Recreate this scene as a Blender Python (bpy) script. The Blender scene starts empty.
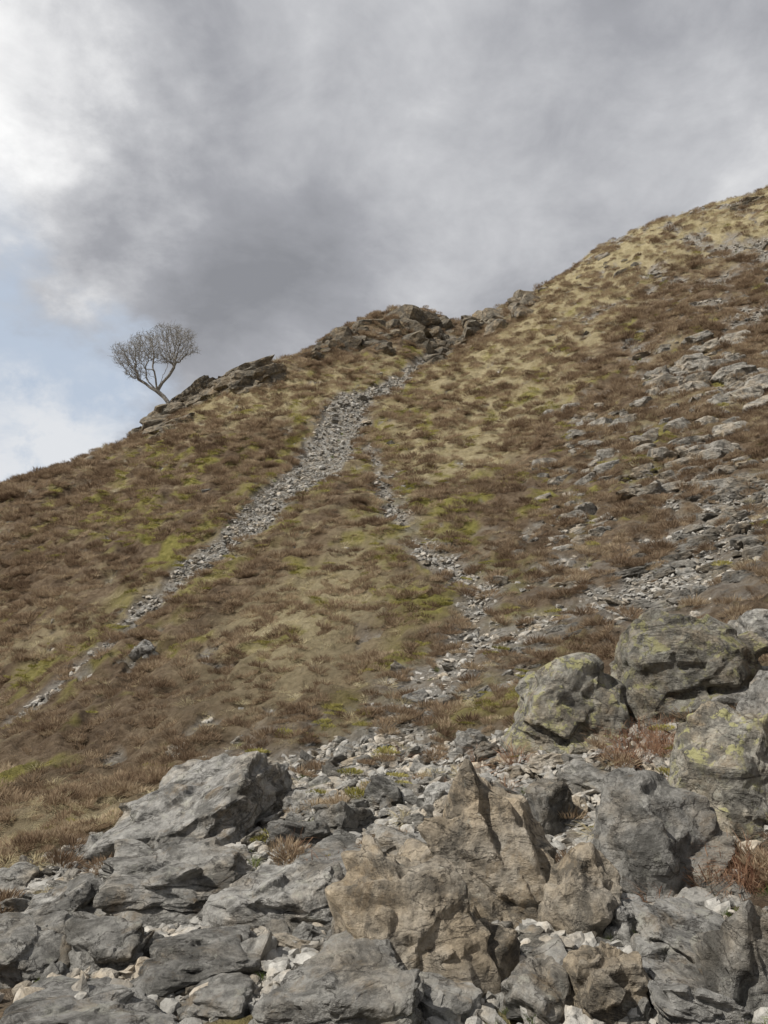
import bpy, bmesh, math, random, time
import numpy as np
from mathutils import Vector, Matrix
random.seed(7); RNG=np.random.default_rng(7)
scene=bpy.context.scene

# ------------------------------------------------------------------ camera
PITCH=math.radians(10.0); LENS=26.0; FPX=1024*LENS/36.0
cam_d=bpy.data.cameras.new("camera"); cam=bpy.data.objects.new("camera",cam_d)
scene.collection.objects.link(cam); scene.camera=cam
cam_d.sensor_fit='VERTICAL'; cam_d.sensor_height=36.0; cam_d.lens=LENS
cam_d.clip_start=0.05; cam_d.clip_end=8000
cam.location=(0,0,0); cam.rotation_euler=(math.radians(90)+PITCH,0,0)
def ray(u,v):
    u=np.asarray(u,float); v=np.asarray(v,float)
    xc=(u-384)/FPX; yc=(512-v)/FPX
    return np.stack([xc, math.cos(PITCH)-math.sin(PITCH)*yc, math.sin(PITCH)+math.cos(PITCH)*yc],-1)
def at(u,v,d):
    r=ray(u,v); return r*(np.asarray(d,float)/r[...,1])[...,None]
def row_of(p):
    c=p[1]*math.cos(PITCH)+p[2]*math.sin(PITCH); w=-p[1]*math.sin(PITCH)+p[2]*math.cos(PITCH)
    return 512-FPX*w/c

# ------------------------------------------------------------------ noise
_perm=np.random.default_rng(3).permutation(256); _perm=np.concatenate([_perm,_perm,_perm])
_g2=np.stack([np.cos(np.arange(256)*2.399),np.sin(np.arange(256)*2.399)],-1)
_g3=np.random.default_rng(5).normal(size=(256,3)); _g3/=np.linalg.norm(_g3,axis=1)[:,None]
def fade(t): return t*t*t*(t*(t*6-15)+10)
def perlin2(x,y):
    xi=np.floor(x).astype(int); yi=np.floor(y).astype(int); xf=x-xi; yf=y-yi
    xi&=255; yi&=255; u=fade(xf); v=fade(yf)
    def g(a,b,dx,dy):
        h=_perm[_perm[(xi+a)&255]+((yi+b)&255)]
        return _g2[h,0]*dx+_g2[h,1]*dy
    a=g(0,0,xf,yf); b=g(1,0,xf-1,yf); c=g(0,1,xf,yf-1); d=g(1,1,xf-1,yf-1)
    return (a+(b-a)*u)*(1-v)+(c+(d-c)*u)*v
def perlin3(p):
    i=np.floor(p).astype(int); f=p-i; i&=255; w=fade(f); out=np.zeros(len(p))
    for a in (0,1):
        for b in (0,1):
            for c in (0,1):
                h=_perm[_perm[_perm[(i[:,0]+a)&255]+((i[:,1]+b)&255)]+((i[:,2]+c)&255)]
                d=_g3[h,0]*(f[:,0]-a)+_g3[h,1]*(f[:,1]-b)+_g3[h,2]*(f[:,2]-c)
                out+=d*(w[:,0] if a else 1-w[:,0])*(w[:,1] if b else 1-w[:,1])*(w[:,2] if c else 1-w[:,2])
    return out
def fbm2(x,y,s,o=3):
    r=np.zeros_like(x); a=1.0
    for k in range(o):
        r+=a*perlin2(x/s+17.3*k+100,y/s-9.1*k+100); s*=.5; a*=.5
    return r
def sstep(a,b,x):
    t=np.clip((x-a)/(b-a),0,1); return t*t*(3-2*t)

# ------------------------------------------------------------------ terrain shape (thin plate spline through surveyed points)
CP=[
(384,1024,3.0),(0,1024,3.1),(768,1024,2.8),(384,900,4.3),(100,900,4.8),(700,900,4.0),
(384,820,5.7),(100,850,6.0),(0,870,5.9),(700,800,4.9),(560,750,6.3),(740,690,6.6),(640,620,9.5),
(384,760,7.2),(384,700,9.2),(384,650,11.2),(384,600,13.8),(384,550,17.2),(384,500,22),(384,450,29),(384,400,37),(410,370,43),(445,347,50),
(500,600,12.6),(500,550,15.8),(500,500,20),(500,450,26),(500,400,34),(500,350,42),(500,308,52),
(600,560,13.0),(600,500,18),(600,430,24),(600,350,34),(600,290,46),(600,252,58),
(700,560,11.5),(700,500,15.2),(700,400,24),(700,300,37),(700,213,60),
(768,560,10.5),(768,500,14),(768,400,22.5),(768,300,34),(768,240,44),(768,194,60),
(0,800,8.2),(0,760,10.0),(0,735,13.0),(0,690,15.6),(0,600,21.5),(0,540,26),(0,486,33),
(100,780,8.6),(100,700,11.8),(100,655,14.2),(100,600,18.2),(100,540,23.5),(100,490,30),(100,455,37),
(190,780,7.8),(190,700,10.8),(190,640,13.8),(190,575,17.8),(190,520,22),(190,450,31),(190,412,40),
(280,780,7.0),(280,700,10),(280,600,15),(280,500,22.5),(280,440,31),(280,400,38),(280,362,44),
(145,438,41),(220,388,42),(330,400,36),(330,358,44),(345,328,50),(370,318,52),(395,312,52),(425,319,52),(405,350,46),
]
P=[tuple(at(*c)) for c in CP]
P+=[(0,0,-1.65),(-3,0,-2.1),(3,0,-1.0),(0,-6,-2.3),(-6,-6,-4),(6,-6,-.6),(-14,10,-5),(-9,3,-4),(-24,24,-1),(-34,40,4),(9,4,2.0),(22,20,12),(44,45,36),
    (-20,50,7),(-12,54,11),(-4,62,20),(2,66,22),(8,66,25),(-14,80,8),(3,90,20),(18,74,38),(34,76,44),(-40,70,-2),(50,80,52),(26,95,42)]
for (u,v,d) in [(0,486,33),(100,455,37),(190,412,40),(280,364,44),(390,328,52),(500,308,52),(600,252,58)]:
    b=at(u,v,d); P.append((b[0]*1.1,b[1]*1.13,b[2]*1.0))
P=np.array(P)
def U(r2): return np.where(r2>1e-9, r2*np.log(r2+1e-12),0.0)
n=len(P); D2=((P[:,None,:2]-P[None,:,:2])**2).sum(-1)
K=U(D2)+np.eye(n)*0.4
Q=np.hstack([np.ones((n,1)),P[:,:2]])
A=np.block([[K,Q],[Q.T,np.zeros((3,3))]])
W=np.linalg.solve(A,np.concatenate([P[:,2],np.zeros(3)]))
def tps(x,y):
    out=W[n]+W[n+1]*x+W[n+2]*y
    for i in range(n): out=out+W[i]*U((x-P[i,0])**2+(y-P[i,1])**2)
    return out
GX=np.arange(-170,170.01,.5); gx,gy=np.meshgrid(GX,GX); GZ=tps(gx.ravel(),gy.ravel()).reshape(gx.shape)
FX=np.arange(-12,12.01,.1); FY=np.arange(-6,22.01,.1)
fx,fy=np.meshgrid(FX,FY); FZ=tps(fx.ravel(),fy.ravel()).reshape(fx.shape)
def bil(G,X0,Y0,h,x,y):
    a=np.clip((x-X0)/h,0,G.shape[1]-1.001); b=np.clip((y-Y0)/h,0,G.shape[0]-1.001)
    i=a.astype(int); j=b.astype(int); u=a-i; v=b-j
    return (G[j,i]*(1-u)+G[j,i+1]*u)*(1-v)+(G[j+1,i]*(1-u)+G[j+1,i+1]*u)*v
def H(x,y):
    x=np.asarray(x,float); y=np.asarray(y,float)
    z=bil(GZ,-170,-170,.5,x,y)
    zf=bil(FZ,-12,-6,.1,x,y)
    w=sstep(0,1.5,np.minimum(np.minimum(x+12,12-x),np.minimum(y+6,22-y)))
    z=z*(1-w)+zf*w
    r=np.hypot(x,y)
    k=sstep(4,30,r)
    z=z+k*(.5*perlin2(x/6.+40,y/6.+40))+ (.25+.75*k)*(.38*perlin2(x/2.3+9,y/2.3+5)) + (.4+.6*k)*(.26*perlin2(x/.9+3,y/.9+61))
    z=z+sstep(40,47,r)*sstep(7,2,np.abs(x-.6))*(1.2*np.abs(perlin2(x/2.0+3,y/2.0+8))-.2)
    far=sstep(85,160,r)
    zfar=-22+18*perlin2(x/260.+7,y/260.+2)+60*np.maximum(0,perlin2(x/900.+3.3,y/900.+1.7))*sstep(200,900,r)
    return z*(1-far)+zfar*far
def hit(u,v):
    """where a line of sight meets the ground"""
    r=ray(u,v); d=np.concatenate([np.arange(1.8,12,.02),np.arange(12,80,.06)])
    p=r[None,:]*(d/r[1])[:,None]
    g=p[:,2]-H(p[:,0],p[:,1])
    idx=np.where(g<0)[0]
    i=idx[0] if len(idx) else int(np.argmin(np.where((d>25),g/d,9)))
    q=p[i].copy(); q[2]=H(q[0:1],q[1:2])[0]; return q

# ------------------------------------------------------------------ ground cover zones in plan
def plan(pts): return np.array([hit(a,b)[:2] for a,b in pts])
def polyline_d(x,y,pl,w):
    best=np.full(x.shape,1e9)
    for i in range(len(pl)-1):
        a=pl[i]; b=pl[i+1]; ab=b-a; L=ab@ab+1e-9
        t=np.clip(((x-a[0])*ab[0]+(y-a[1])*ab[1])/L,0,1)
        d=np.hypot(x-a[0]-t*ab[0],y-a[1]-t*ab[1])-(w[i]*(1-t)+w[i+1]*t)
        best=np.minimum(best,d)
    return best
def polygon_d(x,y,pg):
    best=np.full(x.shape,1e9); inside=np.zeros(x.shape,bool); m=len(pg)
    for i in range(m):
        a=pg[i]; b=pg[(i+1)%m]; ab=b-a; L=ab@ab+1e-9
        t=np.clip(((x-a[0])*ab[0]+(y-a[1])*ab[1])/L,0,1)
        best=np.minimum(best,np.hypot(x-a[0]-t*ab[0],y-a[1]-t*ab[1]))
        c=((a[1]>y)!=(b[1]>y))&(x<(b[0]-a[0])*(y-a[1])/(b[1]-a[1]+1e-12)+a[0])
        inside^=c
    return np.where(inside,-best,best)
L1=plan([(450,342),(430,362),(385,388),(350,402),(342,425),(335,445),(300,483),(262,515),(235,537),(195,570),(165,595),(140,620),(100,655),(50,695),(2,735)])
W1=[.3,.5,.7,1.1,1.25,1.3,.95,.8,.7,.5,.38,.28,.26,.28,.36]
L2=plan([(366,440),(376,465),(384,490),(398,520),(415,545),(450,568),(480,590),(470,640),(430,700)]); W2=[.25,.32,.35,.38,.38,.38,.38,.38,.38]
L4=plan([(600,612),(520,640),(450,680),(385,715),(345,750),(300,790)]); W4=[.6,.5,.45,.45,.5,.5]
G3=plan([(535,600),(600,572),(660,545),(700,520),(766,492),(766,585),(700,608),(640,622),(570,628)])
G5=plan([(2,890),(110,835),(150,860),(60,915),(2,950)])
G6=plan([(230,765),(330,740),(440,728),(520,735),(640,695),(766,670),(766,1020),(2,1020),(2,950),(120,870)])
GR=[plan([(375,400),(440,365),(500,340),(600,262),(700,220),(766,202),(766,240),(650,290),(600,330),(560,400),(500,470),(420,490),(370,440)]),
    plan([(160,440),(200,400),(300,370),(390,360),(400,380),(340,400),(310,440),(240,430)]),
    plan([(230,650),(320,560),(380,500),(380,600),(330,690),(260,720)]),
    plan([(2,850),(110,800),(120,850),(2,885)])]
MO=[plan([(60,520),(160,450),(310,440),(290,480),(200,560),(140,600)]),
    plan([(400,470),(560,480),(640,420),(700,440),(560,540),(420,530)]),
    plan([(400,690),(500,640),(620,720),(520,750),(420,740)]),
    plan([(560,660),(620,700),(700,760),(680,800),(600,760)]),
    plan([(2,640),(60,600),(90,640),(2,720)]),
    plan([(380,470),(440,540),(520,560),(560,620),(440,640),(390,600)])]
def zones(x,y):
    r=np.hypot(x,y); s=np.clip(r/25,.15,1.2); az=x/np.maximum(y,1)
    nz=fbm2(x,y,1.6,4)*.9*s; nb=fbm2(x+50,y,5.,3); nf=fbm2(x-31,y+8,.7,3)
    d=polyline_d(x,y,L1,W1)+nz*.5+nf*.35*s; sc=1-sstep(-.25,.25,d)
    sc=np.maximum(sc,.85*(1-sstep(-.35,.4,polyline_d(x,y,L2,W2)+nz*.8+nf*.4)))
    sc=np.maximum(sc,.78*(1-sstep(-.6,.9,polyline_d(x,y,L4,W4)+nz*3+nf*.9)))
    sc=np.maximum(sc,.88*(1-sstep(-1.2,1.0,polygon_d(x,y,G3)+nz*3.+nf*1.4)))
    sc=np.maximum(sc,1-sstep(-.15,.15,polygon_d(x,y,G5)+nz*1.))
    sc=np.maximum(sc,.95*(1-sstep(-.25,.2,polygon_d(x,y,G6)+nz*2.+nf*.4)))
    br=sstep(.12,.42,fbm2(x*.8-20,y+31,3.2,4)+.35*nf+.25*sstep(8,22,x)-.08)*sstep(.16,.34,az)*sstep(11,15,r)
    br=np.maximum(br,.85*sstep(.0,.35,nf+.6*nb)*sstep(.06,.24,az)*sstep(8.5,10.5,r)*(1-sstep(17,24,r)))
    br=np.maximum(br,.7*sstep(.42,.6,nf+.5*fbm2(x,y,2.,2))*sstep(7,10,r))
    sc=np.maximum(sc,br*.88)
    gr=np.zeros_like(x)
    for g in GR: gr=np.maximum(gr,1-sstep(-1.5,1.5,polygon_d(x,y,g)+nb*2.5*s+nf*s))
    gr=np.maximum(gr*.8,.5*sstep(.1,.55,nb*.7+.7*nf)*sstep(5,10,r))
    gr=np.maximum(gr,.95*sstep(46,52,r)*sstep(6,12,x))
    mo=np.zeros_like(x)
    for g in MO: mo=np.maximum(mo,1-sstep(-.8,.8,polygon_d(x,y,g)+nb*2.*s))
    mo=mo*sstep(-.05,.32,fbm2(x-9,y+77,1.3,4))
    mo=np.maximum(mo,.85*sstep(.22,.5,fbm2(x+23,y-70,1.5,4)))
    e=1-sstep(.0,1.1,np.abs(polyline_d(x,y,L1,W1)-.35))
    e=np.maximum(e,.9*(1-sstep(.0,.9,np.abs(polyline_d(x,y,L2,W2)-.35))))
    mo=np.maximum(mo,e*.85*sstep(-.15,.3,fbm2(x-70,y+7,1.2,3)))
    mo=mo*(1-.8*sstep(42,50,r))
    return sc,gr*(1-sc),mo*(1-sc)

# ------------------------------------------------------------------ mesh helper
def make_mesh(name,verts,faces,mats=(),smooth=True,attrs=None):
    me=bpy.data.meshes.new(name); verts=np.asarray(verts,np.float32); faces=np.asarray(faces,np.int32)
    k=faces.shape[1]
    me.vertices.add(len(verts)); me.vertices.foreach_set('co',verts.ravel())
    me.loops.add(faces.size); me.loops.foreach_set('vertex_index',faces.ravel())
    me.polygons.add(len(faces)); me.polygons.foreach_set('loop_start',np.arange(0,faces.size,k,dtype=np.int32))
    try: me.polygons.foreach_set('loop_total',np.full(len(faces),k,np.int32))
    except Exception: pass
    me.polygons.foreach_set('use_smooth',np.full(len(faces),smooth))
    for m in mats: me.materials.append(m)
    for an,av in (attrs or {}).items():
        a=me.attributes.new(an,'FLOAT','POINT'); a.data.foreach_set('value',np.asarray(av,np.float32))
    me.update(); me.validate()
    return me
def add_obj(name,me,coll=None):
    o=bpy.data.objects.new(name,me); (coll or scene.collection).objects.link(o); return o

# ------------------------------------------------------------------ materials
class NT:
    def __init__(s,name):
        s.m=bpy.data.materials.new(name); s.m.use_nodes=True; s.t=s.m.node_tree; s.t.nodes.clear()
        s.out=s.n('ShaderNodeOutputMaterial'); s.b=s.n('ShaderNodeBsdfPrincipled'); s.l(s.b.outputs[0],s.out.inputs[0])
        s.b.inputs['Roughness'].default_value=.9; s.b.inputs['Specular IOR Level'].default_value=.2
    def n(s,t,**k):
        x=s.t.nodes.new(t)
        for a,b in k.items(): setattr(x,a,b)
        return x
    def l(s,a,b): s.t.links.new(a,b)
    def pos(s): 
        if not hasattr(s,'_p'): s._p=s.n('ShaderNodeNewGeometry').outputs['Position']
        return s._p
    def noise(s,scale,detail=4,rough=.6,vec=None,off=0,dist=0,col=False):
        x=s.n('ShaderNodeTexNoise'); x.inputs['Scale'].default_value=scale; x.inputs['Detail'].default_value=detail; x.inputs['Roughness'].default_value=rough
        x.inputs['Distortion'].default_value=dist
        v=vec or s.pos()
        if off:
            a=s.n('ShaderNodeVectorMath',operation='ADD'); s.l(v,a.inputs[0]); a.inputs[1].default_value=(off,off*1.7,-off); v=a.outputs[0]
        s.l(v,x.inputs['Vector']); return x.outputs[1 if col else 0]
    def ramp(s,f,stops):
        x=s.n('ShaderNodeValToRGB'); s.l(f,x.inputs[0]); e=x.color_ramp.elements
        while len(e)<len(stops): e.new(.5)
        for q,(p,c) in zip(e,stops):
            q.position=p; q.color=(c,c,c,1) if isinstance(c,(int,float)) else (*c,1)
        return x.outputs[0]
    def mix(s,f,a,b,mode='MIX'):
        x=s.n('ShaderNodeMix',data_type='RGBA',blend_type=mode)
        for i,v in ((0,f),(6,a),(7,b)):
            if hasattr(v,'links'): s.l(v,x.inputs[i])
            elif i==0: x.inputs[0].default_value=v
            else: x.inputs[i].default_value=(*v,1) if not isinstance(v,(int,float)) else (v,v,v,1)
        return x.outputs[2]
    def math(s,op,a,b=0.0,clamp=False):
        x=s.n('ShaderNodeMath',operation=op,use_clamp=clamp)
        for i,v in ((0,a),(1,b)):
            if hasattr(v,'links'): s.l(v,x.inputs[i])
            else: x.inputs[i].default_value=v
        return x.outputs[0]
    def attr(s,name,o='Fac'):
        x=s.n('ShaderNodeAttribute',attribute_name=name); return x.outputs[o]
    def bump(s,h,strength,dist,prev=None):
        x=s.n('ShaderNodeBump'); x.inputs['Strength'].default_value=strength; x.inputs['Distance'].default_value=dist
        s.l(h,x.inputs['Height'])
        if prev: s.l(prev,x.inputs['Normal'])
        return x.outputs[0]

HE=[(.11,.078,.05),(.20,.148,.098),(.29,.225,.15)]
GS=[(.27,.23,.135),(.40,.345,.21),(.52,.46,.30)]
MS=[(.13,.125,.036),(.235,.215,.062),(.34,.30,.11)]
def mat_terrain():
    t=NT('hillside_ground')
    heath=t.ramp(t.noise(1.1,5,.7),[(.35,HE[0]),(.5,HE[1]),(.65,HE[2])])
    heath=t.mix(t.ramp(t.noise(9,4,.7,off=4),[(.35,0),(.65,1)]),t.mix(1,heath,(.5,.46,.42),'MULTIPLY'),heath)
    grass=t.ramp(t.noise(7,5,.8,off=9),[(.3,GS[0]),(.5,GS[1]),(.7,GS[2])])
    moss=t.ramp(t.noise(6,5,.75,off=14),[(.3,MS[0]),(.5,MS[1]),(.7,MS[2])])
    vo=t.n('ShaderNodeTexVoronoi'); vo.inputs['Scale'].default_value=18; t.l(t.pos(),vo.inputs['Vector'])
    bw=t.n('ShaderNodeSeparateColor'); t.l(vo.outputs['Color'],bw.inputs[0])
    stone=t.ramp(bw.outputs[0],[(0,(.20,.19,.17)),(.5,(.31,.30,.275)),(1,(.42,.41,.38))])
    soil=t.ramp(t.noise(14,4,.7,off=20),[(.35,(.17,.14,.105)),(.6,(.30,.26,.205))])
    stone=t.mix(t.ramp(t.noise(3,4,.6,off=30),[(.45,0),(.6,.8)]),stone,soil)
    c=t.mix(t.attr('m_grass'),heath,grass); c=t.mix(t.attr('m_moss'),c,moss); c=t.mix(t.attr('m_scree'),c,stone)
    t.l(c,t.b.inputs['Base Color'])
    b1=t.bump(t.noise(7,6,.8,off=2),1.0,.18)
    t.l(b1,t.b.inputs['Normal']); t.b.inputs['Roughness'].default_value=.95
    return t.m
def mat_rock(name,base=(.23,.225,.21),warm=(1.12,.97,.78),warmth=.5,lichen=.5,yellow=.0,scale=1.0,simple=False):
    t=NT(name)
    n1=t.noise(2.2*scale,5,.65,off=3); n2=t.noise(11*scale,6,.75,off=8)
    hi=1.35 if simple else 1.6
    dark=tuple(v*.42 for v in base); lt=tuple(min(1,v*hi) for v in base)
    c=t.ramp(n2,[(.3,dark),(.5,base),(.70,lt)])
    c=t.mix(t.ramp(n1,[(.62-.35*warmth,0),(.85-.35*warmth,.9)]),c,t.mix(1,c,warm,'MULTIPLY'))
    if not simple:
        li=t.ramp(t.noise(8*scale,7,.75,off=40,dist=.4),[(.64-.12*lichen,0),(.69-.12*lichen,1)])
        c=t.mix(t.math('MULTIPLY',li,.55),c,(.46,.455,.39))
        dk=t.ramp(t.noise(3.4*scale,8,.78,off=60,dist=.6),[(.49,0),(.58,1)])
        c=t.mix(t.math('MULTIPLY',dk,.68),c,(.075,.072,.064))
        oc=t.ramp(t.noise(5*scale,7,.72,off=90,dist=.5),[(.56,0),(.66,1)])
        c=t.mix(t.math('MULTIPLY',oc,.40),c,(.30,.215,.12))
    if yellow>0:
        y=t.ramp(t.noise(9,6,.7,off=80,dist=.3),[(.66-.14*yellow,0),(.70-.14*yellow,1)])
        geo=t.n('ShaderNodeNewGeometry'); sp=t.n('ShaderNodeSeparateXYZ'); t.l(geo.outputs['Normal'],sp.inputs[0])
        up=t.ramp(sp.outputs[2],[(.0,.15),(.5,1)])
        c=t.mix(t.math('MULTIPLY',t.math('MULTIPLY',y,up),.75),c,(.40,.385,.18))
    oi=t.n('ShaderNodeObjectInfo')
    rnd=t.ramp(oi.outputs['Random'],[(0,.70),(1,1.18)])
    c=t.mix(1,c,rnd,'MULTIPLY')
    if not simple:
        mp=t.n('ShaderNodeMapping'); mp.inputs['Rotation'].default_value=(.5,.35,.4); mp.inputs['Scale'].default_value=(1,1.3,2.6); t.l(t.pos(),mp.inputs['Vector'])
        cr=t.noise(2.2*scale,6,.6,vec=mp.outputs[0],dist=.5,off=33)
        crk=t.ramp(t.math('ABSOLUTE',t.math('SUBTRACT',cr,.5)),[(0,0),(.014,1)])
        c=t.mix(t.math('MULTIPLY',t.math('SUBTRACT',1,crk),.6),c,(.045,.04,.035))
        b=t.bump(t.noise(14*scale,8,.78,off=1),1.0,.045/scale)
        b=t.bump(crk,.7,.02/scale,b)
        b=t.bump(t.noise(4*scale,5,.6,vec=mp.outputs[0],off=5),.5,.08/scale,b)
    else:
        b=t.bump(n2,.7,.03)
    t.l(c,t.b.inputs['Base Color'])
    t.l(b,t.b.inputs['Normal']); t.b.inputs['Roughness'].default_value=.85
    return t.m
def mat_plant(name,stops,scale=.6,trans=.45):
    t=NT(name)
    oi=t.n('ShaderNodeObjectInfo')
    f=t.math('ADD',t.math('MULTIPLY',t.noise(scale,4,.6,off=5),.9),t.math('MULTIPLY',t.math('SUBTRACT',oi.outputs['Random'],.5),.36))
    f=t.math('ADD',f,t.math('MULTIPLY',t.math('SUBTRACT',t.attr('tone'),.5),.36))
    c=t.ramp(f,stops)
    a=t.n('ShaderNodeBsdfDiffuse'); b=t.n('ShaderNodeBsdfTranslucent'); m=t.n('ShaderNodeMixShader'); m.inputs[0].default_value=trans
    t.l(c,a.inputs[0]); t.l(c,b.inputs[0]); t.l(a.outputs[0],m.inputs[1]); t.l(b.outputs[0],m.inputs[2]); t.l(m.outputs[0],t.out.inputs[0])
    t.t.nodes.remove(t.b)
    return t.m
M_terr=mat_terrain()
M_rock=mat_rock('grey_rock',base=(.30,.292,.27),warmth=.4)
M_rocky=mat_rock('lichen_rock',base=(.30,.287,.25),warmth=.5,lichen=.8,yellow=.95)
M_tan=mat_rock('tan_rock',base=(.36,.33,.28),warm=(1.05,.94,.79),warmth=.75,lichen=.3)
M_pale=mat_rock('pale_rock',base=(.35,.342,.32),warmth=.35,lichen=.7)
M_stone=mat_rock('scree_stone',base=(.35,.34,.315),warmth=.5,scale=1.5,simple=True)
M_heath=mat_plant('heather_twigs',[(.12,(.12,.08,.054)),(.40,(.27,.197,.132)),(.60,(.41,.32,.22)),(.88,(.58,.49,.345))])
M_grass=mat_plant('dead_grass',[(.15,(.36,.30,.175)),(.5,(.58,.51,.33)),(.85,(.76,.70,.51))])
M_green=mat_plant('green_grass',[(.3,(.11,.15,.04)),(.6,(.22,.26,.08)),(.8,(.36,.36,.14))],scale=2)
M_moss=mat_plant('moss_leaf',[(.15,(.18,.17,.05)),(.5,(.35,.32,.105)),(.85,(.52,.465,.20))],scale=1.2)
M_brack=mat_plant('dead_bracken',[(.25,(.20,.11,.075)),(.5,(.33,.20,.13)),(.75,(.45,.31,.21))],scale=3)
M_bark=mat_plant('hawthorn_bark',[(.2,(.22,.21,.19)),(.6,(.36,.345,.32)),(.9,(.50,.48,.45))],scale=6,trans=0)

# ------------------------------------------------------------------ terrain sheet
angf=np.radians(np.linspace(-36,36,820)); 
angs=np.concatenate([np.radians(np.linspace(-180,-37,70)),angf,np.radians(np.linspace(37,179,70))])
rads=np.concatenate([np.geomspace(.2,2.2,40,endpoint=False),np.geomspace(2.2,75,880,endpoint=False),np.geomspace(75,4000,90)])
aa,rr=np.meshgrid(angs,rads); X=(rr*np.sin(aa)).ravel(); Y=(rr*np.cos(aa)).ravel()
Z=H(X,Y); sc,gr,mo=zones(X,Y)
R=np.hypot(X,Y); kk=1-sstep(70,95,R)
fine=.06*perlin2(X/.33+5,Y/.33+8)+.035*perlin2(X/.15+5,Y/.15+8)
mound=(.28*(.5-np.abs(perlin2(X/.7+15,Y/.7+3)))+.12*(.5-np.abs(perlin2(X/.28+15,Y/.28+3))))*(1-sc)*(1-.4*gr)
Z=Z+kk*(fine*(1-.2*sc)+mound*sstep(4,12,R)-.06*sc*sstep(9,14,R))
na=len(angs); nr=len(rads)
i,j=np.meshgrid(np.arange(nr-1),np.arange(na),indexing='ij'); j2=(j+1)%na
faces=np.stack([i*na+j,i*na+j2,(i+1)*na+j2,(i+1)*na+j],-1).reshape(-1,4)[:,::-1]
me=make_mesh('hillside_terrain',np.stack([X,Y,Z],-1),faces,[M_terr],True,{'m_scree':sc,'m_grass':gr,'m_moss':mo})
add_obj('hillside_terrain',me)

# ------------------------------------------------------------------ rocks
_ico={}
def ico(s):
    if s not in _ico:
        bm=bmesh.new(); bmesh.ops.create_icosphere(bm,subdivisions=s,radius=1)
        v=np.array([q.co[:] for q in bm.verts]); f=np.array([[w.index for w in q.verts] for q in bm.faces]); bm.free(); _ico[s]=(v/np.linalg.norm(v,axis=1)[:,None],f)
    return _ico[s]
def relax(p,f,it=1,lam=.5):
    a=np.concatenate([f[:,0],f[:,1],f[:,2]]); b=np.concatenate([f[:,1],f[:,2],f[:,0]])
    c=np.bincount(a,minlength=len(p))
    for _ in range(it):
        q=np.stack([np.bincount(a,weights=p[b,k],minlength=len(p)) for k in range(3)],-1)/c[:,None]
        p=p*(1-lam)+q*lam
    return p
def facets(p,d,g,N,amp,tilt,o,warp=.08):
    """broken faces: every patch is its own tilted plane, slightly proud of or behind its neighbours"""
    s=p[g.integers(0,len(p),N)]; best=np.full(len(p),1e9); idx=np.zeros(len(p),int)
    w=p+warp*np.stack([perlin3(p*3+o),perlin3(p*3+o+50),perlin3(p*3+o+90)],-1)
    an=np.array([1,1,1.7])
    for k in range(N):
        q=(((w-s[k])*an)**2).sum(1); m=q<best; best[m]=q[m]; idx[m]=k
    off=g.normal(0,amp,N); tl=g.normal(0,tilt,(N,3))
    return p+d*(off[idx]+((p-s[idx])*tl[idx]).sum(1))[:,None]
def rock_geo(seed,sub,dims=(1,1,1),npl=16,sharp=22,rough=.05,strata=.0,lo=.55):
    g=np.random.default_rng(seed); d,f=ico(sub)
    nrm=g.normal(size=(npl,3)); nrm=np.vstack([nrm,[[0,0,1],[0,0,-1],[1,0,.1],[-1,.1,0],[0,1,0],[0,-1,.1]]+g.normal(size=(6,3))*.22]); nrm/=np.linalg.norm(nrm,axis=1)[:,None]
    ds=np.concatenate([g.uniform(lo+.15,1.0,npl),g.uniform(lo,lo+.15,6)])
    acc=np.zeros(len(d))
    for a,b in zip(nrm,ds):
        dn=np.maximum(d@a,1e-4); acc+=(dn/b)**sharp
    r=acc**(-1/sharp); p=d*r[:,None]
    lo_=p.min(0); hi=p.max(0); p=(p-(lo_+hi)/2)/(hi-lo_)*2
    o=g.uniform(0,200,3)
    if sub>=3: p=p+d*(rough*1.6*perlin3(p*1.6+o))[:,None]
    if sub>=4: p=facets(p,d,g,26,rough*.5,rough*2.6,o)
    if sub>=5: p=facets(p,d,g,130,rough*.28,rough*2.6,o+7,.05)
    if strata>0:
        ax=np.array([.18,-.25,1.0])+g.normal(size=3)*.1; ax/=np.linalg.norm(ax)
        h=p@ax*g.uniform(2.4,3.8)+.4*perlin3(p*1.1+o+70); fl=np.floor(h); fr=h-fl
        hsh=lambda q: np.sin(q*12.9898+seed)*.5
        lay=hsh(fl-1)+(hsh(fl)-hsh(fl-1))*sstep(0,.10,fr)
        gro=sstep(0,.05,fr)*(1-sstep(.07,.13,fr))
        flat_=d-(d@ax)[:,None]*ax
        p=p+flat_*((1.4*strata*lay)-(strata*1.3*gro))[:,None]
    if sub>=5:
        p=relax(p,f,1,.6)
        p=p+d*(rough*.35*perlin3(p*9+o)+rough*.22*perlin3(p*20+o))[:,None]
    return p*np.array(dims)/2,f
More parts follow.
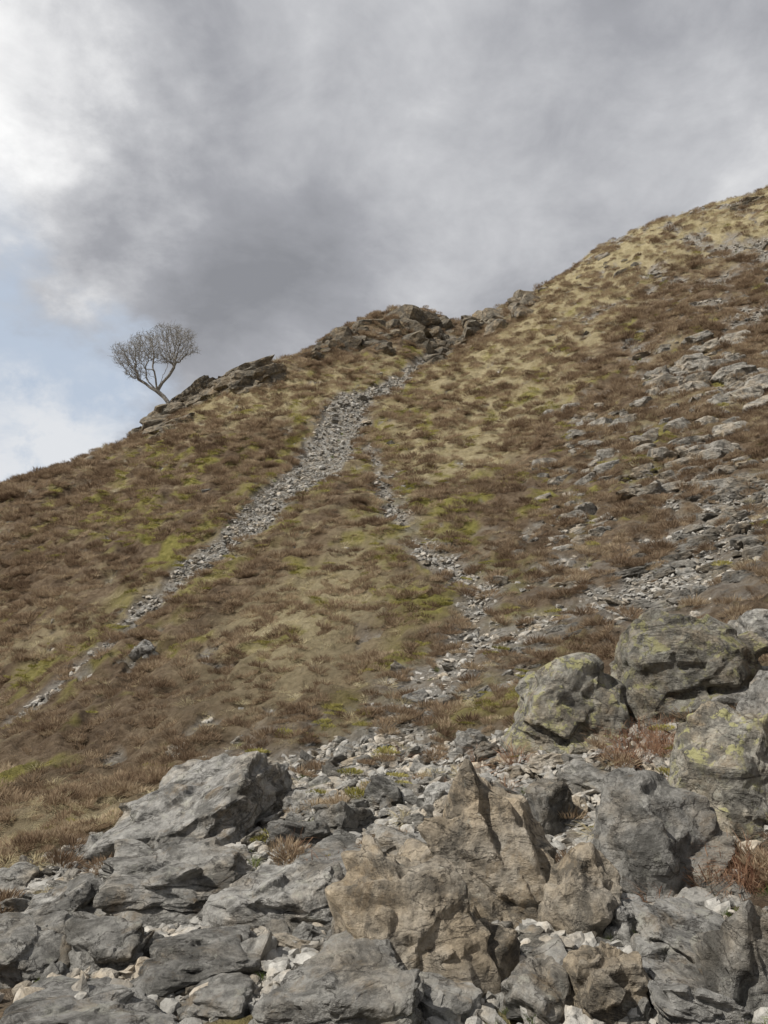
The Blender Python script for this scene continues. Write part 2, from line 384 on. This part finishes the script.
HERO=[
('boulder',563,708,114,94,.9,10,0,4,311,M_rocky,.0),
('boulder',684,668,132,112,.9,-15,6,-6,312,M_rocky,.0),
('boulder',757,638,60,52,1.,10,0,0,13,M_rock,.0),
('boulder',722,778,108,124,.9,25,-4,12,314,M_rocky,.0),
('boulder',768,735,70,110,.9,5,0,15,15,M_rock,.0),
('boulder',656,845,124,128,.8,6,-2,1,320,M_rock,.0),
('boulder',553,812,46,52,.9,20,10,-10,17,M_rock,.0),
('boulder',505,868,155,130,.7,-12,10,32,18,M_tan,.05),
('boulder',418,945,120,130,.8,15,-8,-12,19,M_tan,.06),
('boulder',572,900,70,86,.8,-25,10,38,20,M_tan,.04),
('rock_slab',190,812,150,80,1.0,-18,12,-22,21,M_pale,.04),
('rock_slab',190,893,160,66,.8,4,4,6,22,M_rock,.10),
('rock_slab',285,905,110,60,.8,-14,6,-4,52,M_pale,.09),
('rock_slab',355,868,150,50,.9,-6,5,4,23,M_rock,.10),
('rock_slab',70,915,84,50,.9,8,3,-3,24,M_pale,.06),
('rock_slab',30,955,110,56,.8,-5,6,4,25,M_rock,.10),
('rock_slab',115,955,80,44,.8,15,6,-4,53,M_rock,.09),
('rock_slab',205,960,130,44,.8,12,0,2,26,M_rock,.10),
('rock_slab',345,1000,130,66,.8,-12,0,-10,27,M_rock,.09),
('rock_slab',100,1015,150,44,.8,5,0,3,28,M_pale,.09),
('boulder',215,1005,70,34,.8,5,0,3,54,M_rock,.06),
('boulder',612,992,78,72,.9,15,5,5,29,M_tan,.03),
('boulder',625,925,52,46,.9,-20,0,0,30,M_pale,.0),
('rock_slab',690,945,110,50,.9,15,10,15,31,M_pale,.07),
('boulder',752,975,82,96,.9,-12,0,-18,32,M_rock,.04),
('rock_slab',700,1010,110,46,.9,20,5,12,33,M_pale,.07),
('boulder',540,1000,64,50,.9,35,0,0,34,M_rock,.02),
('boulder',490,965,56,60,.9,-35,10,0,35,M_tan,.03),
('boulder',655,960,46,34,.9,0,0,0,36,M_pale,.0),
('boulder',350,945,50,56,.9,0,0,10,37,M_rock,.03),
('boulder',296,835,60,34,.9,10,0,8,38,M_rock,.0),
('boulder',345,822,54,36,.9,-30,0,-12,39,M_rock,.0),
('boulder',400,850,50,32,.9,-10,0,12,40,M_rock,.0),
('boulder',302,803,34,24,.9,-10,0,12,41,M_pale,.0),
('boulder',730,706,54,30,.9,-10,0,-12,42,M_rock,.0),
('boulder',755,680,48,26,.9,-10,0,0,43,M_rock,.0),
('boulder',146,655,24,26,.8,-10,20,-30,44,M_pale,.0),
('boulder',470,745,30,24,.9,-10,0,12,45,M_rock,.0),
('boulder',445,1005,70,40,.9,-10,0,12,46,M_rock,.02),
('boulder',590,780,60,26,.9,-10,0,12,47,M_rock,.02),
('boulder',16,885,50,22,.9,-10,0,12,48,M_rock,.02),
('boulder',385,795,40,26,.9,-10,0,12,61,M_rock,.02),
('boulder',440,800,36,24,.9,30,0,-12,62,M_pale,.02),
('boulder',480,790,30,22,.9,10,0,5,63,M_rock,.0),
('boulder',250,790,38,22,.9,10,0,5,64,M_rock,.0),
]
for (nm,u,v,w,h,dr,yaw,tx,ty,seed,mt,stra) in HERO:
    vb=min(v+h*.42,1150)
    g=hit(u,vb); d0=g[1]
    ww=w*d0/FPX; dc=d0+ww*dr*.30; c=at(u,v,dc); ww=w*dc/FPX; hh=h*dc/FPX
    sub=6 if w>75 else 5
    rnd_=seed>=100
    p,f=rock_geo(seed,sub,(ww*1.04,ww*dr*1.1,hh*1.25),npl=36 if rnd_ else 18,sharp=30 if rnd_ else 60,rough=.055 if rnd_ else .072,strata=stra,lo=.68 if rnd_ else .5)
    o=add_obj(nm,make_mesh(nm,p,f,[mt],False))
    o.location=(c[0],c[1],c[2]-hh*.10); o.rotation_euler=(math.radians(tx),math.radians(ty),math.radians(yaw))

def outcrop(name,items,mat,sub=4):
    V=[];F=[];off=0
    for (c,dims,rot,seed) in items:
        p,f=rock_geo(seed,sub,dims,npl=12,sharp=50,rough=.08,strata=.09)
        Rm=np.array(Matrix.Rotation(rot[2],3,'Z')@Matrix.Rotation(rot[1],3,'Y')@Matrix.Rotation(rot[0],3,'X'))
        V.append(p@Rm.T+np.array(c)); F.append(f+off); off+=len(p)
    if V: add_obj(name,make_mesh(name,np.vstack(V),np.vstack(F),[mat],False))
def blocks(path,width_px,n,size_px,d_off,seed,flat=.5,lift=.1,tilt=.25):
    g=np.random.default_rng(seed); it=[]; path=np.array(path,float)
    for k in range(n):
        t=g.uniform(0,len(path)-1.001); i=int(t); q=path[i]*(1-(t-i))+path[i+1]*(t-i)
        u=q[0]+g.normal()*width_px*.4; v=q[1]+g.uniform(0,1)*width_px*.8
        h=hit(u,v)
        if abs(row_of(h)-v)>35 or h[1]<8: continue
        s=size_px*np.clip(np.exp(g.normal(0,.4)),.4,1.7)*h[1]/FPX
        it.append(((h[0],h[1]+d_off,h[2]+lift*s),(s*g.uniform(1,1.7),s*g.uniform(.8,1.2),s*flat*g.uniform(.7,1.3)),(g.uniform(-.2,.2),-tilt+g.uniform(-.15,.15),g.uniform(-.5,.5)),int(g.integers(1e6))))
    return it
M_crag=mat_rock('crag_rock',base=(.20,.18,.145),warmth=.6,lichen=.4,scale=.5)
M_grey=mat_rock('hill_rock',base=(.27,.257,.23),warmth=.5,lichen=.5,scale=.6)
outcrop('rock_outcrop',blocks([(148,428),(165,408),(200,388),(240,372),(262,374)],24,46,24,.3,1,.75,.15,.35),M_crag)
outcrop('rock_outcrop',blocks([(240,366),(300,352),(335,340)],12,26,13,.3,2,.6,.0),M_crag,3)
outcrop('rock_outcrop',blocks([(340,338),(355,328),(375,322),(400,316),(425,324),(448,344),(430,350),(400,335),(360,345)],22,66,18,.3,3,.8,-.05),M_crag,3)
outcrop('rock_outcrop',blocks([(460,335),(485,320),(510,306),(530,298)],20,34,15,.3,4,.8,.0,-.2),M_crag,3)
outcrop('rock_outcrop',blocks([(66,466),(90,462)],4,7,14,.2,5,.5,.1),M_crag,3)
outcrop('rock_outcrop',blocks([(640,385),(690,350),(740,340),(700,375),(650,380)],44,80,14,.0,6,.75,.14),M_grey,3)
outcrop('rock_outcrop',blocks([(690,410),(740,380),(765,375),(720,440),(700,440)],44,80,15,.0,7,.75,.14),M_grey,3)
outcrop('rock_outcrop',blocks([(560,480),(600,440),(590,400),(650,430),(660,480)],44,90,12,.0,8,.75,.14),M_grey,3)
outcrop('rock_outcrop',blocks([(740,205),(760,200)],6,6,12,.1,9,.5,.05),M_crag,3)
outcrop('rock_outcrop',blocks([(560,500),(610,520),(560,545),(520,540)],26,50,13,.0,10,.7,.12),M_grey,3)
outcrop('rock_outcrop',blocks([(560,275),(620,245),(680,300),(720,280),(660,340),(620,320)],44,70,7,.0,11,.7,.1),M_grey,3)
outcrop('rock_outcrop',blocks([(650,560),(700,530),(765,520),(740,570),(620,600)],36,80,13,.0,12,.6,.08),M_grey,3)
outcrop('rock_outcrop',blocks([(530,640),(600,630),(660,600),(480,670),(430,720)],44,80,12,.0,13,.6,.08),M_grey,3)
outcrop('rock_outcrop',blocks([(640,470),(700,470),(765,460),(720,500)],40,80,14,.0,14,.7,.12),M_grey,3)

# ------------------------------------------------------------------ instancing
def variants(cname,metas):
    col=bpy.data.collections.new(cname)
    for k,me in enumerate(metas): col.objects.link(bpy.data.objects.new('%s_variant_%02d'%(cname,k),me))
    return col
def instancer(name,pts,rot,scl,vid,col):
    me=bpy.data.meshes.new(name); me.vertices.add(len(pts)); me.vertices.foreach_set('co',np.asarray(pts,np.float32).ravel())
    for an,av in (('rot',rot),('scl',scl)):
        a=me.attributes.new(an,'FLOAT_VECTOR','POINT'); a.data.foreach_set('vector',np.asarray(av,np.float32).ravel())
    a=me.attributes.new('vid','INT','POINT'); a.data.foreach_set('value',np.asarray(vid,np.int32))
    o=add_obj(name,me); ng=bpy.data.node_groups.new(name+'_scatter','GeometryNodeTree')
    ng.interface.new_socket('Geometry',in_out='INPUT',socket_type='NodeSocketGeometry'); ng.interface.new_socket('Geometry',in_out='OUTPUT',socket_type='NodeSocketGeometry')
    N=ng.nodes; gi=N.new('NodeGroupInput'); go=N.new('NodeGroupOutput'); ip=N.new('GeometryNodeInstanceOnPoints'); ci=N.new('GeometryNodeCollectionInfo')
    ci.inputs['Collection'].default_value=col; ci.inputs['Separate Children'].default_value=True; ci.inputs['Reset Children'].default_value=True
    def na_(nm,dt):
        x=N.new('GeometryNodeInputNamedAttribute'); x.data_type=dt; x.inputs['Name'].default_value=nm; return x.outputs['Attribute']
    L=ng.links.new; L(gi.outputs[0],ip.inputs['Points']); L(ci.outputs[0],ip.inputs['Instance']); ip.inputs['Pick Instance'].default_value=True
    L(na_('vid','INT'),ip.inputs['Instance Index']); L(na_('rot','FLOAT_VECTOR'),ip.inputs['Rotation']); L(na_('scl','FLOAT_VECTOR'),ip.inputs['Scale'])
    L(ip.outputs[0],go.inputs[0])
    m=o.modifiers.new('scatter','NODES'); m.node_group=ng
    return o
def sprigs(seed,N,R,h,w,lean=.9,curve=.3,mat=None,wind=(0,0)):
    g=np.random.default_rng(seed); a=g.uniform(0,2*np.pi,N); q=np.sqrt(g.uniform(0,1,N))
    bx=np.cos(a)*q*R*.75; by=np.sin(a)*q*R*.75
    dome=np.sqrt(np.maximum(0,1-q*q*.75))
    L=h*dome*g.uniform(.6,1.15,N)
    dx=np.cos(a)*q*lean+g.normal(0,.4,N)+wind[0]; dy=np.sin(a)*q*lean+g.normal(0,.4,N)+wind[1]; dz=np.ones(N)
    nn=np.sqrt(dx*dx+dy*dy+1); dx/=nn;dy/=nn;dz=dz/nn
    b=np.stack([bx,by,-.03*np.ones(N)],-1); d=np.stack([dx,dy,dz],-1)
    side=np.stack([-np.sin(a+g.normal(0,1,N)),np.cos(a+g.normal(0,1,N)),np.zeros(N)],-1)*w/2
    mid=b+d*(L*.55)[:,None]; tip=b+d*L[:,None]; 
    tip+= np.stack([dx,dy,-curve*np.ones(N)],-1)*(L*curve)[:,None]
    V=np.stack([b-side*.6,b+side*.6,mid+side,mid-side,tip],1).reshape(-1,3)
    k=np.arange(N)*5
    F3=np.vstack([np.stack([k,k+1,k+2],-1),np.stack([k,k+2,k+3],-1),np.stack([k+3,k+2,k+4],-1)])
    return make_mesh('sprigs',V,F3,[mat],False,{'tone':np.repeat(g.uniform(0,1,N),5)})
c_heath=variants('heather_clump',[sprigs(100+k,240,.5,.34,.020,1.3,.15,M_heath) for k in range(6)])
c_grass=variants('grass_tuft',[sprigs(200+k,80,.38,.5,.013,1.6,.5,M_grass,(.2,-.5)) for k in range(5)])
c_green=variants('green_tuft',[sprigs(300+k,60,.25,.6,.022,.9,.45,M_green) for k in range(3)])
c_moss=variants('moss_cushion',[sprigs(400+k,180,.5,.16,.03,1.3,.15,M_moss) for k in range(4)])
c_brack=variants('bracken_stems',[sprigs(500+k,70,.35,.8,.012,1.2,.6,M_brack) for k in range(3)])
def stone_var(mat,n0,sub,s0=600):
    out=[]
    for k in range(n0):
        g=np.random.default_rng(s0+300+k)
        p,f=rock_geo(s0+k,sub,(1,g.uniform(.6,.95),g.uniform(.25,.55)),npl=8,sharp=60,rough=.05,lo=.42)
        out.append(make_mesh('stone',p,f,[mat],False))
    return out
c_stone=variants('scree_stone',stone_var(M_stone,10,2))
c_block=variants('loose_rock',stone_var(M_rock,9,5,700)+stone_var(M_tan,2,5,750)+stone_var(M_grey,3,5,770))

def cand(N,r0,r1,pw=0.0,ang=36):
    a=np.radians(RNG.uniform(-ang,ang,N)); u=RNG.uniform(0,1,N)
    k=1-pw
    r=(r0**k+(r1**k-r0**k)*u)**(1/k)
    return r*np.sin(a),r*np.cos(a),r
def scatter(name,x,y,col,nv,size,jit=.35,flat=1.0,sink=0.0,tumble=.15):
    N=len(x); s=size*RNG.uniform(1-jit,1+jit,N)
    z=H(x,y)-sink*s
    rot=np.stack([RNG.normal(0,tumble,N),RNG.normal(0,tumble,N),RNG.uniform(0,6.28,N)],-1)
    sc3=np.stack([s,s*RNG.uniform(.8,1.2,N),s*flat*RNG.uniform(.75,1.25,N)],-1)
    instancer(name,np.stack([x,y,z],-1),rot,sc3,RNG.integers(0,nv,N),col)
near=lambda r: .04*((r<9)&(r>4.5))
x,y,r=cand(54000,4.2,72,.1); s_,g_,m_=zones(x,y)
p=(1-s_)**1.4*(1-.6*g_)*(1-.6*m_)*sstep(-.4,.25,fbm2(x,y,.9,2))+near(r); k=RNG.uniform(0,1,len(x))<p
scatter('heather',x[k],y[k],c_heath,6,np.clip(.13+.0135*r[k],.16,.6),.6,.9,-.22,.25)
x,y,r=cand(42000,4.2,75,.1); s_,g_,m_=zones(x,y)
p=np.clip(g_*1.0+.10,0,1)*(1-s_)**1.6*sstep(5,9,r)+.4*near(r); k=RNG.uniform(0,1,len(x))<p
scatter('dry_grass',x[k],y[k],c_grass,5,np.clip(.14+.009*r[k],.16,.5),.45,.6,-.25,.25)
x,y,r=cand(22000,3.6,65,.1); s_,g_,m_=zones(x,y)
p=m_*(1-s_)+near(r); k=RNG.uniform(0,1,len(x))<p
scatter('moss',x[k],y[k],c_moss,4,np.clip(.13+.011*r[k],.13,.5),.5,1,-.3,.2)
x,y,r=cand(12000,2.6,50,.6); s_,g_,m_=zones(x,y)
p=(.10+.18*(r<7)+.3*m_)*(fbm2(x,y,1.1,2)>.1); k=RNG.uniform(0,1,len(x))<p
scatter('green_grass',x[k],y[k],c_green,3,np.clip(.09+.004*r[k],.1,.25),.4,1,-.05,.2)
x,y,r=cand(330000,2.2,70,.4); s_,g_,m_=zones(x,y)
right=sstep(.05,.3,x/np.maximum(y,1))
k=RNG.uniform(0,1,len(x))<np.clip(s_**2.2*.65+.004+.018*right,0,1)
xx,yy,rr_=x[k],y[k],r[k]
size=np.exp(np.clip(RNG.normal(0,.5,len(xx)),-1,1.1))*np.clip(.036+.0012*rr_,.045,.085)
scatter('scree_stones',xx,yy,c_stone,10,size,.2,1,-.15,.45)
x,y,r=cand(14000,2.4,60,.9); s_,g_,m_=zones(x,y)
k=RNG.uniform(0,1,len(x))<(s_*np.where(r<9,.5,.2)+.012)
size=np.exp(np.clip(RNG.normal(0,.5,k.sum()),-1,.8))*np.clip(.10+.005*r[k],.10,.30)
scatter('loose_rocks',x[k],y[k],c_block,14,size,.2,1,-.05,.35)
pts=[]
for (u,v,n_,sp) in [(738,880,30,14),(648,748,24,18),(292,905,24,12),(640,900,8,20),(600,730,14,16),(690,790,10,14),(470,770,8,30),(330,870,6,20)]:
    for _ in range(n_):
        h=hit(u+random.gauss(0,sp),v+random.gauss(0,sp*.6)); pts.append(h[:2])
pts=np.array(pts); scatter('dead_bracken',pts[:,0],pts[:,1],c_brack,3,np.full(len(pts),.28),.3,1,.0,.3)

# ------------------------------------------------------------------ hawthorn tree (space colonisation)
def build_tree():
    base=hit(168,412); dT=base[1]
    def wp(u,v,dy=0): return at(u,v,dT+dy)
    g=np.random.default_rng(12)
    lobes=[((128,356),19,13,1.0),((148,344),23,14,1.2),((178,337),18,11,1.0),((136,372),14,8,.8),((165,356),22,9,1.0),((188,350),11,6,.7),((119,348),9,6,.5),((168,328),16,6,.6)]
    att=[]
    for (c,a,b,dy) in lobes:
        for _ in range(int(a*b*3.5)):
            q=g.normal(size=3); q/=np.linalg.norm(q); q*=g.uniform(0,1)**.38
            att.append(wp(c[0]+q[0]*a,c[1]+q[1]*b,q[2]*dy*1.3))
    att=np.array(att)
    trunk=[wp(176,418),wp(171,406),wp(164,397),wp(157,391)]
    nodes=[];par=[]
    for i in range(len(trunk)-1):
        for t in np.linspace(0,1,4,endpoint=False):
            nodes.append(trunk[i]*(1-t)+trunk[i+1]*t); par.append(len(nodes)-2)
    nodes.append(trunk[-1]); par.append(len(nodes)-2); par[0]=-1
    fork=len(nodes)-1
    for tgt in [(146,380),(163,377),(154,371),(138,379),(174,368)]:
        a=trunk[-1]; b=wp(*tgt,g.uniform(-.5,.5)); pr=fork
        for t in (.33,.66,1.0): nodes.append(a*(1-t)+b*t+g.normal(0,.04,3)); par.append(pr); pr=len(nodes)-1
    step=.10; alive=np.ones(len(att),bool)
    for it in range(110):
        Nn=np.array(nodes); A=att[alive]
        if len(A)==0: break
        d=((A[:,None]-Nn[None])**2).sum(-1); near=d.argmin(1); dm=np.sqrt(d[np.arange(len(A)),near])
        ok=dm<1.5; acc={}
        for q,nr_ in zip(A[ok],near[ok]):
            v=q-Nn[nr_]; v/=np.linalg.norm(v)+1e-9; acc[nr_]=acc.get(nr_,0)+v
        if not acc: break
        for k_,v in acc.items():
            v=v/(np.linalg.norm(v)+1e-9)+g.normal(0,.30,3)+np.array([.12,0,0]); v/=np.linalg.norm(v)+1e-9
            nodes.append(Nn[k_]+v*step); par.append(k_)
        Nn=np.array(nodes[-len(acc):]); idx=np.where(alive)[0]
        d=((att[idx][:,None]-Nn[None])**2).sum(-1).min(1); alive[idx[d<.125**2]]=False
        if len(nodes)>6500: break
    nodes=np.array(nodes); par=np.array(par); nch=np.zeros(len(nodes)); r=np.zeros(len(nodes)); 
    for i in range(len(nodes)-1,-1,-1):
        if r[i]==0: r[i]=.0065**2.35
        if par[i]>=0: r[par[i]]+=r[i]; nch[par[i]]+=1
    r=r**(1/2.35); r=np.minimum(r,.19)
    segs=[(nodes[par[i]],nodes[i],r[par[i]] if nch[par[i]]<2 else min(r[par[i]],r[i]*1.4),r[i]) for i in range(1,len(nodes))]
    for i in np.where(r<.015)[0]:
        for _ in range(2):
            if g.uniform()<.6:
                dv=g.normal(size=3)+np.array([.6,0,.35]); dv/=np.linalg.norm(dv); segs.append((nodes[i],nodes[i]+dv*g.uniform(.10,.30),.0065,.003))
    V=[];F=[];T=[]
    for a,b,ra,rb in segs:
        d=b-a; L=np.linalg.norm(d)
        if L<1e-6: continue
        d/=L; s=np.cross(d,[.3,.9,.2]); s/=np.linalg.norm(s)+1e-9; t=np.cross(d,s); K=6 if ra>.03 else 3
        o=len(V)
        for c,rad in ((a,ra),(b+d*rb*.3,rb)):
            for k_ in range(K):
                an=2*math.pi*k_/K; V.append(c+(s*math.cos(an)+t*math.sin(an))*rad)
        for k_ in range(K): F.append((o+k_,o+(k_+1)%K,o+K+(k_+1)%K,o+K+k_))
        T+= [g.uniform()]*(2*K)
    add_obj('hawthorn_tree',make_mesh('hawthorn_tree',np.array(V),np.array(F),[M_bark],True,{'tone':np.array(T)}))
build_tree()

# ------------------------------------------------------------------ light and sky
sd=Vector((-.60,-.28,.76)).normalized()
sl=bpy.data.lights.new('sun','SUN'); so=bpy.data.objects.new('sun',sl); scene.collection.objects.link(so)
sl.energy=5.0; sl.angle=math.radians(.8); sl.color=(1,.95,.87); so.rotation_euler=sd.to_track_quat('Z','Y').to_euler()
wd=bpy.data.worlds.new('World'); scene.world=wd; wd.use_nodes=True; nt=wd.node_tree; nt.nodes.clear()
t=NT.__new__(NT); t.t=nt
bg=t.n('ShaderNodeBackground'); ow=t.n('ShaderNodeOutputWorld'); t.l(bg.outputs[0],ow.inputs[0]); bg.inputs[1].default_value=.107
sky=t.n('ShaderNodeTexSky',sky_type='NISHITA'); sky.sun_disc=False; sky.sun_elevation=math.asin(sd.z); sky.sun_rotation=math.atan2(sd.x,sd.y); sky.dust_density=2
tc=t.n('ShaderNodeTexCoord').outputs['Generated']
nrm=t.n('ShaderNodeVectorMath',operation='NORMALIZE'); t.l(tc,nrm.inputs[0]); dirv=nrm.outputs[0]
sp=t.n('ShaderNodeSeparateXYZ'); t.l(dirv,sp.inputs[0])
zz=t.math('ADD',t.math('MAXIMUM',sp.outputs[2],0.0),.35)
cb=t.n('ShaderNodeCombineXYZ'); t.l(t.math('DIVIDE',sp.outputs[0],zz),cb.inputs[0]); t.l(t.math('DIVIDE',sp.outputs[1],zz),cb.inputs[1])
cv=cb.outputs[0]
def lobe(u,v,r0,r1):
    c=ray(u,v); c=c/np.linalg.norm(c)
    x=t.n('ShaderNodeVectorMath',operation='DISTANCE'); t.l(wv,x.inputs[0]); x.inputs[1].default_value=tuple(c)
    y=t.n('ShaderNodeMapRange',interpolation_type='SMOOTHSTEP'); t.l(x.outputs['Value'],y.inputs[0]); y.inputs[1].default_value=r0; y.inputs[2].default_value=r1; y.inputs[3].default_value=1; y.inputs[4].default_value=0
    return y.outputs[0]
nw=t.n('ShaderNodeTexNoise'); nw.inputs['Scale'].default_value=4.0; nw.inputs['Detail'].default_value=7; nw.inputs['Roughness'].default_value=.6; t.l(cv,nw.inputs['Vector'])
sb=t.n('ShaderNodeVectorMath',operation='SUBTRACT'); t.l(nw.outputs['Color'],sb.inputs[0]); sb.inputs[1].default_value=(.5,.5,.5)
sm=t.n('ShaderNodeVectorMath',operation='SCALE'); t.l(sb.outputs[0],sm.inputs[0]); sm.inputs['Scale'].default_value=.32
ad=t.n('ShaderNodeVectorMath',operation='ADD'); t.l(dirv,ad.inputs[0]); t.l(sm.outputs[0],ad.inputs[1]); wv=ad.outputs[0]
n1=t.noise(2.2,7,.55,vec=cv,off=3,dist=.3); n2=t.noise(6,8,.6,vec=cv,off=11,dist=.4)
f=t.math('ADD',t.math('MULTIPLY',n1,.95),t.math('MULTIPLY',n2,.40))
f=t.math('SUBTRACT',f,.14)
f=t.math('ADD',f,t.math('MULTIPLY',lobe(-5,90,.04,.30),.50))
f=t.math('ADD',f,t.math('MULTIPLY',lobe(400,20,.0,.30),.12))
f=t.math('ADD',f,t.math('MULTIPLY',lobe(768,140,.0,.22),.12))
f=t.math('SUBTRACT',f,t.math('MULTIPLY',lobe(200,260,.02,.38),.10))
f=t.math('SUBTRACT',f,t.math('MULTIPLY',lobe(660,40,.02,.25),.10))
cloud=t.ramp(f,[(.3,(2.5,2.57,2.8)),(.5,(3.5,3.57,3.85)),(.68,(5.2,5.27,5.5)),(.95,(9.2,9.2,9.2))])
gap=t.math('MAXIMUM',lobe(0,410,.12,.22),lobe(-280,440,.2,.42))
lowc=t.math('MULTIPLY',t.ramp(t.noise(9,8,.62,vec=dirv,off=6),[(.42,0),(.56,1)]),lobe(50,455,.05,.16))
blue=t.mix(.85,sky.outputs[0],(5.1,5.8,6.8))
blue=t.mix(lowc,blue,(7.0,7.2,7.5))
col=t.mix(gap,cloud,blue)
t.l(col,bg.inputs[0])
scene.view_settings.view_transform='Standard'; scene.view_settings.look='None'; scene.view_settings.exposure=0
